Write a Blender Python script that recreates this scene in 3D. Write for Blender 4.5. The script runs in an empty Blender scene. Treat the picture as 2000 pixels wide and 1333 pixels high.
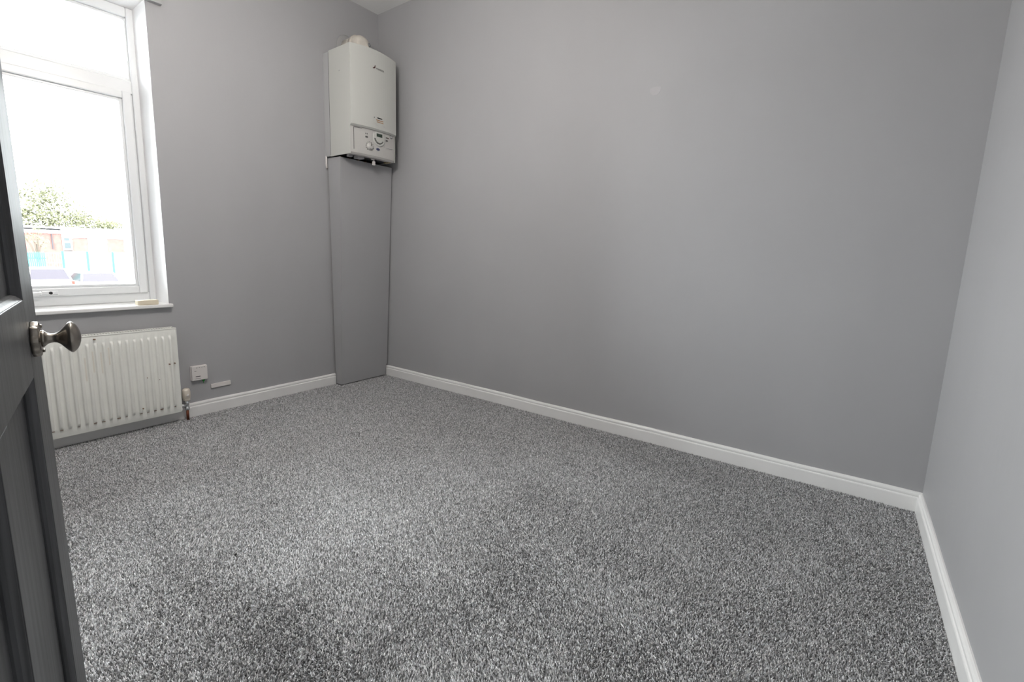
import bpy, bmesh, math, random
import numpy as np
from mathutils import Vector, Matrix

random.seed(7)
rng = np.random.default_rng(11)
SC = bpy.context.scene
COL = SC.collection

# ------------------------------------------------------------------ camera
FPX = 915.4702
YAW, PITCH, ROLL = .918, -.1555, .0253
CAM = Vector((-2.580, -3.101, 1.012))
fw = Vector((math.sin(YAW) * math.cos(PITCH), math.cos(YAW) * math.cos(PITCH), math.sin(PITCH)))
rt = Vector((math.cos(YAW), -math.sin(YAW), 0))
up = rt.cross(fw)
cr = math.cos(ROLL) * rt + math.sin(ROLL) * up
cu = -math.sin(ROLL) * rt + math.cos(ROLL) * up
cam_d = bpy.data.cameras.new('camera')
cam_d.sensor_width = 36
cam_d.lens = FPX * 36 / 2000
cam_d.shift_x = 50.28 / 2000
cam_d.shift_y = -22.42 / 2000
cam_d.clip_start = .02
cam_d.clip_end = 300
cam = bpy.data.objects.new('camera', cam_d)
COL.objects.link(cam)
cam.matrix_world = Matrix(((cr.x, cu.x, -fw.x, CAM.x), (cr.y, cu.y, -fw.y, CAM.y), (cr.z, cu.z, -fw.z, CAM.z), (0, 0, 0, 1)))
SC.camera = cam

# ------------------------------------------------------------------ world: bright overcast sky
SKY = 12.0
w = bpy.data.worlds.new('overcast_sky')
SC.world = w
w.use_nodes = True
bg = w.node_tree.nodes['Background']
bg.inputs['Color'].default_value = (.94, .97, 1.0, 1)
bg.inputs['Strength'].default_value = SKY

# portal in the window opening: only guides the sky's own light into the room
pl = bpy.data.lights.new('window_portal', 'AREA')
pl.shape = 'RECTANGLE'
pl.size, pl.size_y = .90, 1.62
pl.cycles.is_portal = True
po = bpy.data.objects.new('window_portal', pl)
COL.objects.link(po)
po.location = (-1.993, .30, 1.49)
po.rotation_euler = (math.radians(-90), 0, 0)

SC.view_settings.view_transform = 'Standard'
SC.view_settings.look = 'None'
SC.view_settings.gamma = 1
SC.view_settings.use_curve_mapping = False
SC.view_settings.exposure = 1.77
SC.cycles.use_denoising = True
SC.cycles.max_bounces = 12
SC.cycles.diffuse_bounces = 7
SC.cycles.transparent_max_bounces = 12

# ------------------------------------------------------------------ sizes
H = 2.825          # ceiling
L = 3.448          # window wall to opposite wall
W = 2.64           # width of the room
HB = .078          # skirting
WX0, WX1, WZ0, WZ1 = -2.43, -1.556, .676, 2.303   # window opening

# ------------------------------------------------------------------ materials
def mat(name, col, rough=.5, metal=0., spec=.5, noise=None, bump=None, coat=0.):
    """noise=(scale, amount, detail, stretch)   bump=(scale, strength, distance)"""
    m = bpy.data.materials.new(name)
    m.use_nodes = True
    nt = m.node_tree
    b = nt.nodes['Principled BSDF']
    b.inputs['Base Color'].default_value = (*col, 1)
    b.inputs['Roughness'].default_value = rough
    b.inputs['Metallic'].default_value = metal
    b.inputs['Specular IOR Level'].default_value = spec
    b.inputs['Coat Weight'].default_value = coat
    tc = None
    if noise or bump:
        tc = nt.nodes.new('ShaderNodeTexCoord')
    if noise:
        sc_, amt, det, st = noise
        mp = nt.nodes.new('ShaderNodeMapping')
        mp.inputs['Scale'].default_value = st
        nz = nt.nodes.new('ShaderNodeTexNoise')
        nz.inputs['Scale'].default_value = sc_
        nz.inputs['Detail'].default_value = det
        rp = nt.nodes.new('ShaderNodeMapRange')
        rp.inputs['From Min'].default_value = .3
        rp.inputs['From Max'].default_value = .7
        rp.inputs['To Min'].default_value = 1 - amt
        rp.inputs['To Max'].default_value = 1 + amt
        mx = nt.nodes.new('ShaderNodeVectorMath')
        mx.operation = 'SCALE'
        mx.inputs[0].default_value = col
        nt.links.new(tc.outputs['Object'], mp.inputs['Vector'])
        nt.links.new(mp.outputs[0], nz.inputs['Vector'])
        nt.links.new(nz.outputs['Fac'], rp.inputs['Value'])
        nt.links.new(rp.outputs[0], mx.inputs['Scale'])
        nt.links.new(mx.outputs[0], b.inputs['Base Color'])
    if bump:
        nb = nt.nodes.new('ShaderNodeTexNoise')
        nb.inputs['Scale'].default_value = bump[0]
        nb.inputs['Detail'].default_value = 4
        bp = nt.nodes.new('ShaderNodeBump')
        bp.inputs['Strength'].default_value = bump[1]
        bp.inputs['Distance'].default_value = bump[2]
        mb_ = nt.nodes.new('ShaderNodeMapping')
        mb_.inputs['Scale'].default_value = bump[3] if len(bump) > 3 else (1, 1, 1)
        nt.links.new(tc.outputs['Object'], mb_.inputs['Vector'])
        nt.links.new(mb_.outputs[0], nb.inputs['Vector'])
        nt.links.new(nb.outputs['Fac'], bp.inputs['Height'])
        nt.links.new(bp.outputs[0], b.inputs['Normal'])
    return m

WALLC = (.375, .374, .382)
M = {}
M['wall'] = mat('grey_wall_paint', WALLC, .62, noise=(2.2, .025, 4, (1, 1, .5)), bump=(30, .16, .005, (1, 1, .45)))
M['box_paint'] = mat('grey_board_paint', WALLC, .5, bump=(60, .04, .002))
M['ceiling'] = mat('white_ceiling_paint', (.78, .78, .77), .8, bump=(30, .2, .006))
M['reveal'] = mat('white_reveal_paint', (.80, .79, .79), .6, bump=(25, .08, .004))
M['gloss'] = mat('white_gloss_paint', (.80, .795, .785), .3, bump=(22, .05, .004), noise=(6, .03, 3, (1, 1, 1)))
M['upvc'] = mat('white_window_plastic', (.74, .75, .755), .3)
M['rubber'] = mat('grey_gasket', (.25, .26, .27), .6)
M['rad'] = mat('cream_radiator_enamel', (.80, .80, .755), .35, noise=(9, .03, 3, (1, 1, 1)))
M['rad_dirt'] = mat('rust_brown_chip', (.22, .13, .085), .8)
M['rad_stain'] = mat('faint_tan_stain', (.72, .685, .62), .45)
M['boiler'] = mat('white_boiler_enamel', (.53, .535, .505), .38, bump=(50, .02, .002))
M['boiler_pl'] = mat('pale_control_plastic', (.50, .49, .47), .45)
M['boiler_fr'] = mat('grey_boiler_frame', (.44, .44, .445), .5)
M['dark'] = mat('dark_underside', (.012, .013, .017), .5)
M['black'] = mat('black_plastic', (.015, .015, .016), .4)
M['lcd'] = mat('dark_display', (.035, .055, .04), .2)
M['greyprint'] = mat('grey_print', (.10, .10, .095), .5)
M['redprint'] = mat('dark_red_print', (.05, .012, .010), .5)
M['orangeprint'] = mat('orange_print', (.42, .24, .13), .5)
M['blueprint'] = mat('navy_badge', (.05, .06, .13), .35)
M['flue'] = mat('cream_flue_plastic', (.60, .56, .50), .5, noise=(14, .18, 4, (1, 1, 1)))
M['gap_shade'] = mat('gap_shade_black', (.012, .011, .011), .8)  # near-black that stands in for shade in the boxing gaps
M['sealant'] = mat('grey_sealant', (.36, .36, .36), .6)
M['copper'] = mat('dull_copper', (.33, .12, .07), .35, metal=1)
M['chrome'] = mat('chrome', (.72, .73, .74), .16, metal=1)
M['brass'] = mat('brass', (.5, .4, .2), .35, metal=1)
M['pewter'] = mat('antique_pewter', (.33, .30, .265), .27, metal=1, noise=(35, .12, 3, (1, 1, 1)))
M['plastic'] = mat('white_plastic', (.68, .65, .63), .4)
M['cream'] = mat('cream_plastic', (.66, .60, .52), .45)
M['green'] = mat('green_plastic', (.02, .30, .04), .4)
M['wood_cream'] = mat('cream_wood', (.72, .64, .50), .55, noise=(30, .06, 3, (.15, 1, 1)))
M['door'] = mat('charcoal_door_paint', (.066, .068, .072), .42, spec=.5, noise=(9, .45, 5, (9, 9, .5)), bump=(9, .10, .0015, (9, 9, .35)))
M['debris'] = mat('dark_scrap', (.02, .017, .015), .7)
M['lint'] = mat('white_lint', (.8, .8, .8), .7)
M['patch'] = mat('pale_filler', (.415, .41, .418), .7)
# exterior
M['asphalt'] = mat('pale_asphalt', (.30, .30, .30), .85, noise=(3, .1, 4, (1, 1, 1)), spec=.05)
M['brick'] = mat('red_brick', (.098, .046, .040), .85, noise=(5, .15, 4, (1, 1, 1)), spec=.05)
M['render_pale'] = mat('pale_lower_wall', (.16, .115, .095), .85, spec=.05)
M['white_ext'] = mat('white_cladding', (.62, .63, .64), .6, spec=.05)
M['roof'] = mat('pale_roof_felt', (.5, .5, .51), .8, spec=.05)
M['teal'] = mat('teal_steel_paint', (.022, .115, .108), .5, spec=.05)
M['wire'] = mat('pale_galvanised_wire', (.08, .14, .135), .5, spec=.05)
M['leaf'] = mat('yellow_green_leaf', (.064, .066, .038), .6, noise=(3, .3, 2, (1, 1, 1)), spec=.05)
M['bark'] = mat('grey_bark', (.05, .042, .034), .9, spec=.05)
M['carpaint_w'] = mat('white_car_paint', (.65, .65, .66), .25, coat=.5)
M['carpaint_s'] = mat('silver_car_paint', (.55, .56, .58), .3, coat=.5)
M['carglass'] = mat('tinted_car_glass', (.016, .014, .018), .15, spec=.12)
M['tyre'] = mat('tyre_rubber', (.03, .03, .03), .8, spec=.05)
M['redlamp'] = mat('red_lamp_plastic', (.2, .02, .015), .3, spec=.05)
M['winglass'] = mat('dark_window_glass', (.020, .027, .029), .15, spec=.12)
M['cable'] = mat('weathered_cable', (.03, .03, .033), .8, spec=.05)

def glass_mat():
    m = bpy.data.materials.new('window_glass')
    m.use_nodes = True
    nt = m.node_tree
    nt.nodes.clear()
    out = nt.nodes.new('ShaderNodeOutputMaterial')
    t = nt.nodes.new('ShaderNodeBsdfTransparent')
    t.inputs['Color'].default_value = (.94, .955, .95, 1)
    g = nt.nodes.new('ShaderNodeBsdfGlossy')
    g.inputs['Roughness'].default_value = .02
    fr = nt.nodes.new('ShaderNodeFresnel')
    fr.inputs['IOR'].default_value = 1.5
    mx = nt.nodes.new('ShaderNodeMixShader')
    nt.links.new(fr.outputs[0], mx.inputs[0])
    nt.links.new(t.outputs[0], mx.inputs[1])
    nt.links.new(g.outputs[0], mx.inputs[2])
    nt.links.new(mx.outputs[0], out.inputs['Surface'])
    return m
M['glass'] = glass_mat()

def carpet_mat():
    m = bpy.data.materials.new('carpet_fibre')
    m.use_nodes = True
    nt = m.node_tree
    b = nt.nodes['Principled BSDF']
    a = nt.nodes.new('ShaderNodeAttribute')
    a.attribute_name = 'fibre'
    tc = nt.nodes.new('ShaderNodeTexCoord')
    nz = nt.nodes.new('ShaderNodeTexNoise')
    nz.inputs['Scale'].default_value = 420
    nz.inputs['Detail'].default_value = 2
    mr = nt.nodes.new('ShaderNodeMapRange')
    mr.inputs['From Min'].default_value = .35
    mr.inputs['From Max'].default_value = .65
    mr.inputs['To Min'].default_value = .45
    mr.inputs['To Max'].default_value = 1.55
    vm = nt.nodes.new('ShaderNodeVectorMath')
    vm.operation = 'SCALE'
    nt.links.new(tc.outputs['Object'], nz.inputs['Vector'])
    nt.links.new(nz.outputs['Fac'], mr.inputs['Value'])
    nt.links.new(a.outputs['Color'], vm.inputs[0])
    nt.links.new(mr.outputs[0], vm.inputs['Scale'])
    nt.links.new(vm.outputs[0], b.inputs['Base Color'])
    b.inputs['Roughness'].default_value = .75
    b.inputs['Specular IOR Level'].default_value = .25
    b.inputs['Sheen Weight'].default_value = .15
    return m
M['carpet'] = carpet_mat()
M['carpet_base'] = mat('carpet_backing', (.07, .072, .075), .95)

# ------------------------------------------------------------------ mesh helpers
class MB:
    """collects geometry for ONE mesh object (world coordinates)"""
    def __init__(s):
        s.v, s.f, s.sm, s.mi = [], [], [], []
    def add(s, vs, fs, smooth=False, mi=0, T=None):
        n = len(s.v)
        s.v += [tuple(T(Vector(p))) if T else tuple(p) for p in vs]
        for f in fs:
            s.f.append([i + n for i in f]); s.sm.append(smooth); s.mi.append(mi)
        return s
    def box(s, x0, x1, y0, y1, z0, z1, T=None, bev=0., mi=0):
        if bev > 0:
            bm = bmesh.new()
            bmesh.ops.create_cube(bm, size=1)
            for v in bm.verts:
                v.co = Vector(((x0 + x1) / 2 + v.co.x * (x1 - x0), (y0 + y1) / 2 + v.co.y * (y1 - y0), (z0 + z1) / 2 + v.co.z * (z1 - z0)))
            bmesh.ops.bevel(bm, geom=list(bm.edges), offset=bev, segments=2, affect='EDGES', profile=.5)
            bm.verts.index_update()
            vs = [v.co.copy() for v in bm.verts]
            fs = [[v.index for v in f.verts] for f in bm.faces]
            bm.free()
            return s.add(vs, fs, False, mi, T)
        vs = [(x, y, z) for z in (z0, z1) for y in (y0, y1) for x in (x0, x1)]
        fs = [(0, 2, 3, 1), (4, 5, 7, 6), (0, 1, 5, 4), (2, 6, 7, 3), (0, 4, 6, 2), (1, 3, 7, 5)]
        return s.add(vs, fs, False, mi, T)
    def prism(s, poly, axis, a0, a1, T=None, smooth=False, mi=0):
        """poly of 2-D points extruded along axis 'x','y' or 'z'"""
        def P(p, a):
            return {'x': (a, p[0], p[1]), 'y': (p[0], a, p[1]), 'z': (p[0], p[1], a)}[axis]
        n = len(poly)
        vs = [P(p, a0) for p in poly] + [P(p, a1) for p in poly]
        fs = [(i, (i + 1) % n, n + (i + 1) % n, n + i) for i in range(n)]
        s.add(vs, fs, smooth, mi, T)
        return s.add(vs, [list(range(n))[::-1], list(range(n, 2 * n))], False, mi, T)
    def lathe(s, prof, c, ax, seg=24, T=None, lobes=None, smooth=True):
        """prof: (dist along axis, radius); lobes=(count, depth, up to profile index)"""
        ax = Vector(ax).normalized()
        e1 = ax.orthogonal().normalized(); e2 = ax.cross(e1)
        c = Vector(c); vs = []; fs = []
        for k, (h, r) in enumerate(prof):
            for j in range(seg):
                t = 2 * math.pi * j / seg
                rr = r
                if lobes and k <= lobes[2]:
                    rr = r * (1 - lobes[1] * (.5 - .5 * math.cos(lobes[0] * t)))
                vs.append(c + ax * h + (e1 * math.cos(t) + e2 * math.sin(t)) * rr)
        for k in range(len(prof) - 1):
            for j in range(seg):
                a = k * seg + j; b = k * seg + (j + 1) % seg
                fs.append((a, b, b + seg, a + seg))
        s.add(vs, fs, smooth, 0, T)
        n = len(vs) - seg
        caps = []
        if prof[0][1] > 1e-5: caps.append(list(range(seg))[::-1])
        if prof[-1][1] > 1e-5: caps.append([n + j for j in range(seg)])
        if caps: s.add(vs, caps, False, 0, T)
        return s
    def tube(s, pts, r, seg=12, T=None):
        pts = [Vector(p) for p in pts]
        vs = []; fs = []
        e1 = None
        for i, p in enumerate(pts):
            d = (pts[min(i + 1, len(pts) - 1)] - pts[max(i - 1, 0)]).normalized()
            e1 = d.orthogonal().normalized() if e1 is None else (e1 - d * e1.dot(d)).normalized()
            e2 = d.cross(e1)
            rr = r[i] if isinstance(r, (list, tuple)) else r
            for j in range(seg):
                t = 2 * math.pi * j / seg
                vs.append(p + (e1 * math.cos(t) + e2 * math.sin(t)) * rr)
        for i in range(len(pts) - 1):
            for j in range(seg):
                a = i * seg + j; b = i * seg + (j + 1) % seg
                fs.append((a, b, b + seg, a + seg))
        s.add(vs, fs, True, 0, T)
        n = len(vs) - seg
        return s.add(vs, [list(range(seg))[::-1], [n + j for j in range(seg)]], False, 0, T)
    def build(s, name, mats, parent=None, label=None):
        org = Vector((0, 0, 0))
        p = parent
        while p is not None:
            org += p.location; p = p.parent
        me = bpy.data.meshes.new(name)
        me.from_pydata([tuple(Vector(v) - org) for v in s.v], [], s.f)
        for i, p in enumerate(me.polygons):
            p.use_smooth = s.sm[i]; p.material_index = s.mi[i]
        bm = bmesh.new(); bm.from_mesh(me)
        bmesh.ops.remove_doubles(bm, verts=bm.verts, dist=1e-6)
        bmesh.ops.recalc_face_normals(bm, faces=bm.faces)
        bm.to_mesh(me); bm.free()
        for m in (mats if isinstance(mats, (list, tuple)) else [mats]):
            me.materials.append(M[m] if isinstance(m, str) else m)
        o = bpy.data.objects.new(name, me)
        COL.objects.link(o)
        if parent is not None: o.parent = parent
        if label: o['label'] = label
        return o

def tag(o, label, cat, group=None, kind=None):
    o['label'] = label; o['category'] = cat
    if group: o['group'] = group
    if kind: o['kind'] = kind
    return o
def thing(name, loc, label, cat, group=None, kind=None):
    o = bpy.data.objects.new(name, None)
    o.empty_display_size = .05
    o.location = loc
    COL.objects.link(o)
    return tag(o, label, cat, group, kind)
def text_mb(body, size, T):
    """lettering as flat mesh, T maps (x, y) of the text plane into the world"""
    cv = bpy.data.curves.new('lettering', 'FONT')
    cv.body = body; cv.size = size; cv.offset = size * .03; cv.resolution_u = 2
    ob = bpy.data.objects.new('lettering', cv)
    COL.objects.link(ob)
    bpy.context.view_layer.update()
    me = bpy.data.meshes.new_from_object(ob.evaluated_get(bpy.context.evaluated_depsgraph_get()))
    mb = MB().add([T(v.co.x, v.co.y) for v in me.vertices], [list(p.vertices) for p in me.polygons])
    bpy.data.objects.remove(ob); bpy.data.curves.remove(cv); bpy.data.meshes.remove(me)
    return mb

# ------------------------------------------------------------------ room shell
def hole_wall(name, X0, X1, Z0, Z1, Y0, Y1, h, mats):
    """wall slab in X/Z with a rectangular opening h=(x0,x1,z0,z1); opening sides use slot 1"""
    mb = MB()
    o = [(X0, Z0), (X1, Z0), (X1, Z1), (X0, Z1)]
    i = [(h[0], h[2]), (h[1], h[2]), (h[1], h[3]), (h[0], h[3])]
    vs = [(p[0], y, p[1]) for y in (Y0, Y1) for p in o + i]
    fs, mi = [], []
    for k in range(4):
        n = (k + 1) % 4
        fs.append((k, n, 4 + n, 4 + k)); mi.append(0)
        fs.append((8 + k, 12 + k, 12 + n, 8 + n)); mi.append(0)
        fs.append((k, 8 + k, 8 + n, n)); mi.append(0)
        fs.append((4 + k, 4 + n, 12 + n, 12 + k)); mi.append(1)
    for f, m_ in zip(fs, mi): mb.add(vs, [f], False, m_)
    return mb.build(name, mats)

tag(hole_wall('wall_north', -W - .12, .12, -.05, H + .1, 0, .32, (WX0, WX1, WZ0, WZ1), ['wall', 'reveal']),
    'grey painted wall holding the window and the boiler', 'wall', kind='structure')
wall_east = tag(MB().box(0, .12, -L - .12, .0, -.05, H + .1).build('wall_east', 'wall'),
                'long plain grey wall to the right of the boiler', 'wall', kind='structure')
tag(MB().box(-3.95, 0, -L - .12, -L, -.05, H + .1).build('wall_south', 'wall'),
    'paler lit grey wall along the right edge, opposite the window', 'wall', kind='structure')
tag(MB().box(-W - .12, -W, -2.69, 0, -.05, H + .1).box(-W - .12, -W, -L, -2.69, 2.02, H + .1).build('wall_west', 'wall'),
    'grey wall behind the open door, with the doorway', 'wall', kind='structure')
tag(MB().box(-4.05, .12, -L - .12, .32, H, H + .1).build('ceiling', 'ceiling'),
    'white textured ceiling above the boiler corner', 'ceiling', kind='structure')
tag(MB().box(-4.05, .12, -L - .12, .32, -.05, -.009).build('floor', 'carpet_base'),
    'carpeted floor of the room', 'floor', kind='structure')
tag(MB().box(-4.05, -3.95, -L - .12, -1.7, -.05, H + .1).box(-3.95, -W - .12, -1.8, -1.7, -.05, H + .1).build('wall_landing', 'wall'),
    'grey landing wall outside the doorway', 'wall', kind='structure')

# fill lamp added above the frame to brighten the room, built as a pendant
LX, LY = -1.68, -1.50
fill_lamp = thing('added_fill_lamp', (LX, LY, H), 'added fill lamp, white globe hung unseen above the frame', 'fill lamp')
MB().lathe([(0, .042), (.012, .042), (.022, .030), (.026, .010), (.026, 0)], (LX, LY, H), (0, 0, -1), 24).build('fill_lamp_base', 'plastic', fill_lamp)
MB().tube([(LX, LY, H - .02), (LX, LY, 2.31)], .003, 8).build('fill_lamp_cord', 'plastic', fill_lamp)
def fill_mat():
    m = bpy.data.materials.new('fill_lamp_glow')
    m.use_nodes = True
    b = m.node_tree.nodes['Principled BSDF']
    b.inputs['Base Color'].default_value = (.8, .78, .74, 1)
    b.inputs['Roughness'].default_value = .9
    b.inputs['Emission Color'].default_value = (1, .95, .90, 1)
    b.inputs['Emission Strength'].default_value = 16.5
    return m
M['fill_glow'] = fill_mat()
MB().lathe([(.16 * (1 - math.cos(math.pi * k / 14)), max(.16 * math.sin(math.pi * k / 14) * (1 - .02 * (k % 2)), 1e-6)) for k in range(15)], (LX, LY, 2.00), (0, 0, 1), 28).build('fill_lamp_globe', 'fill_glow', fill_lamp)

# filler mark on the long wall
pm = MB()
n = 10
ring = [(-.0008, -2.194 + .028 * math.cos(t) * (1 + .25 * math.sin(3 * t)), 1.881 + .026 * math.sin(t) * (1 + .2 * math.cos(2 * t))) for t in [2 * math.pi * k / n for k in range(n)]]
pm.add(ring + [(0, p[1] , p[2]) for p in ring], [list(range(n))] + [(k, (k + 1) % n, n + (k + 1) % n, n + k) for k in range(n)])
pm.build('filler_patch', 'patch', wall_east, 'small pale filler patch')

# skirting boards
SK = [(0, -.009), (.016, -.009), (.016, .052), (.0145, .056), (.0115, .058), (.0115, .061), (.013, .064), (.0125, .070), (.009, .0755), (.004, HB), (0, HB)]
def skirting(name, mapf, a0, a1, label, steps=24):
    mb = MB()
    n = len(SK); vs = []; fs = []
    for k in range(steps + 1):
        a = a0 + (a1 - a0) * k / steps
        wob = .0012 * math.sin(a * 5.3 + len(name)) + .0008 * math.sin(a * 13.1)
        for t, z in SK:
            vs.append(mapf(t, a, z + (wob if z > .06 else 0)))
    for k in range(steps):
        for j in range(n):
            fs.append((k * n + j, k * n + (j + 1) % n, (k + 1) * n + (j + 1) % n, (k + 1) * n + j))
    fs += [list(range(n)), [steps * n + j for j in range(n)]]
    mb.add(vs, fs)
    return tag(mb.build(name, 'gloss'), label, 'skirting board', kind='structure')
skirting('baseboard_north', lambda t, a, z: (a, -t, z), -W, -.462, 'white skirting board below the radiator and window wall')
skirting('baseboard_east', lambda t, a, z: (-t, a, z), -L, -.001, 'long white skirting board along the plain right wall')
skirting('baseboard_south', lambda t, a, z: (a, -L + t, z), -W, -.016, 'white skirting board running to the bottom right corner')
skirting('baseboard_west', lambda t, a, z: (-W + t, a, z), -2.69, -.016, 'white skirting board on the wall behind the door')

# ------------------------------------------------------------------ window
FY = .19     # room face of the frame
win = thing('window_1', (-1.993, FY, WZ0), 'white plastic window, top light above one large casement, blown out by daylight', 'window', kind='structure')
x0, x1 = WX0 - .004, WX1 + .002
def frame_bar(name, xa, xb, za, zb, ya=FY, yb=FY + .07, bev=.006, m='upvc'):
    return MB().box(xa, xb, ya, yb, za, zb, bev=bev).build(name, m, win)
frame_bar('frame_jamb', x1 - .034, x1, .700, WZ1)
frame_bar('frame_jamb', x0, x0 + .034, .700, WZ1)
frame_bar('frame_rebate', x1 - .052, x1 - .034, .752, 1.855, FY + .010, FY + .06, .003)
frame_bar('frame_rebate', x0 + .034, x0 + .052, .752, 1.855, FY + .010, FY + .06, .003)
frame_bar('frame_head', x0 + .034, x1 - .034, WZ1 - .050, WZ1)
frame_bar('frame_cill', x0 + .034, x1 - .034, .695, .752)
frame_bar('transom', x0 + .034, x1 - .034, 1.855, 1.925)
# moulded inner steps of the frame
for a in ((x1 - .042, x1 - .034, 1.925, 2.253), (x0 + .034, x0 + .042, 1.925, 2.253)):
    frame_bar('glazing_bead', *a, FY + .014, FY + .05, .004)
frame_bar('glazing_bead', x0 + .042, x1 - .042, 2.239, 2.253, FY + .014, FY + .05, .004)
frame_bar('glazing_bead', x0 + .042, x1 - .042, 1.925, 1.943, FY + .014, FY + .05, .004)
# opening casement, slightly proud of the frame
sx0, sx1, sz0, sz1 = x0 + .044, x1 - .044, .748, 1.862
def sash_bar(name, xa, xb, za, zb): return frame_bar(name, xa, xb, za, zb, FY - .012, FY + .05, .005)
sash_bar('sash_stile', sx1 - .042, sx1, sz0, sz1)
sash_bar('sash_stile', sx0, sx0 + .042, sz0, sz1)
sash_bar('sash_rail', sx0 + .042, sx1 - .042, sz1 - .040, sz1)
sash_bar('sash_rail', sx0 + .042, sx1 - .042, sz0, sz0 + .042)
bx0_, bx1_, bz0_, bz1_ = sx0 + .042, sx1 - .042, sz0 + .042, sz1 - .040
for a in ((bx1_ - .014, bx1_, bz0_, bz1_), (bx0_, bx0_ + .014, bz0_, bz1_), (bx0_ + .014, bx1_ - .014, bz1_ - .014, bz1_), (bx0_ + .014, bx1_ - .014, bz0_, bz0_ + .014)):
    frame_bar('glazing_bead', *a, FY + .002, FY + .045, .003)
MB().box(x0 + .037, x1 - .037, FY + .030, FY + .034, 1.935, 2.247).build('pane', 'glass', win)
MB().box(bx0_ + .006, bx1_ - .006, FY + .030, FY + .034, bz0_ + .006, bz1_ - .006).build('pane', 'glass', win)
# espagnolette handle on the bottom rail
hd = MB().box(-2.064, -2.000, FY - .020, FY - .010, .757, .777, bev=.003).build('handle', 'upvc', win)
MB().box(-2.075, -2.066, FY - .034, FY - .012, .756, .776, bev=.003).box(-2.13, -2.066, FY - .044, FY - .032, .759, .773, bev=.003).build('lever', 'upvc', hd)
MB().lathe([(0, .0075), (.006, .0075), (.007, .005), (.007, 0)], (-2.030, FY - .020, .766), (0, -1, 0), 14).build('lock_button', 'black', hd)
# sill board
sb = MB().box(WX0 - .013, -1.543, -.034, FY + .02, .676, .695, bev=.004).build('window_sill', 'gloss', win)
# wooden batten over the opening
tag(MB().box(-2.52, -1.483, -.030, 0, 2.296, 2.365, bev=.003).build('curtain_batten', 'box_paint'),
    'grey painted batten above the window, cut off by the top edge', 'batten')
# cream offcut on the sill
tag(MB().box(-1.712, -1.612, -.024, .022, .695, .722, bev=.004).build('wood_offcut', 'wood_cream'),
    'cream wooden offcut lying on the right end of the window sill', 'wood block')

# ------------------------------------------------------------------ radiator
RX0, RX1, RZ0, RZ1, RY = -2.42, -1.557, .060, .562, -.085
rad = thing('radiator', ((RX0 + RX1) / 2, -.05, RZ0), 'cream ribbed panel radiator with small rust chips, below the window', 'radiator')
pitch = .0333
def front_panel():
    mb = MB()
    xs, hs = [RX0 + .002], [0]
    nr = int((RX1 - RX0 - .03) / pitch)
    off = (RX1 - .024) - nr * pitch
    for r in range(nr):
        c0 = off + r * pitch
        for u, h in ((0, 0), (.34, 0), (.40, .20), (.44, .75), (.50, 1), (.74, 1), (.80, .75), (.84, .2), (.90, 0)):
            xs.append(c0 + u * pitch); hs.append(h)
    xs.append(RX1 - .002); hs.append(0)
    rows = [(RZ0 + .002, 0), (RZ0 + .010, 0), (.098, 0), (.105, .25), (.113, .85), (.122, 1), (.500, 1), (.510, .85), (.518, .2), (.524, 0), (RZ1 - .012, 0), (RZ1 - .002, 0)]
    vs = []; fs = []
    for z, k in rows:
        for x, h in zip(xs, hs):
            y = RY - .0135 * h * k
            if z in (rows[0][0], rows[-1][0]) : y = RY + .004
            vs.append((x, y, z))
    n = len(xs)
    for a in range(len(rows) - 1):
        for j in range(n - 1):
            fs.append((a * n + j, a * n + j + 1, (a + 1) * n + j + 1, (a + 1) * n + j))
    mb.add(vs, fs, True)
    # rolled edges behind the face
    mb.box(RX0 + .002, RX1 - .002, RY + .003, RY + .012, RZ0 + .002, RZ1 - .002)
    return mb, off, nr
fp, off, nr = front_panel()
fpo = fp.build('front_panel', 'rad', rad)
MB().box(RX0, RX0 + .006, RY + .004, -.022, RZ0 + .006, RZ1, bev=.002).build('side_cover', 'rad', rad)
MB().box(RX1 - .006, RX1, RY - .001, -.022, RZ0 + .006, RZ1, bev=.002).build('side_cover', 'rad', rad)
MB().box(RX0 + .01, RX1 - .01, -.030, -.022, RZ0 + .02, RZ1 - .012).build('back_panel', 'rad', rad)
tg = MB()
tg.box(RX0, RX1, RY - .001, RY + .010, RZ1 - .006, RZ1 + .001, bev=.002).box(RX0, RX1, -.030, -.020, RZ1 - .006, RZ1 + .001, bev=.002)
tg.build('grille_frame', 'rad', rad)
gs = MB()
k = 0
xg = RX0 + .012
while xg < RX1 - .012:
    gs.box(xg, xg + .006, RY + .010, -.030, RZ1 - .004, RZ1); xg += .012
g = gs.build('grille_slats', 'rad', rad)
g['kind'] = 'stuff'
for xb in (-2.2, -1.75):
    MB().box(xb - .015, xb + .015, -.022, 0, .12, .50).build('wall_bracket', 'rad', rad)
# rust chips along the lower rib ends, each chip a flake of its own
rr = random.Random(3)
for r in range(2, nr):
    if rr.random() < .75:
        cx = off + (r + .62) * pitch
        wd = rr.uniform(.003, .008)
        MB().box(cx - wd, cx + wd, RY - .0055, RY - .0020, .1015, .1015 + rr.uniform(.0012, .0035)).build('rust_chip', 'rad_dirt', rad)
for (cx, cz, sz) in ((-1.580, .36, .003), (-1.606, .358, .0028), (-1.663, .28, .002), (-1.72, .30, .002), (-1.75, .13, .0025), (-1.93, .5425, .004)):
    MB().box(cx - sz, cx + sz, RY - .0142, RY + .001, cz - sz * .7, cz + sz * .7).build('rust_chip', 'rad_dirt', rad)
# trickle stains in the flutes
for (r, za, zb) in ((nr - 10, .36, .47), (nr - 11, .37, .48), (nr - 12, .33, .45), (nr - 9, .40, .49)):
    cx = off + (r + .17) * pitch
    MB().box(cx - .003, cx + .0035, RY - .0008, RY + .002, za, zb).build('stain', 'rad_stain', rad)

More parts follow.
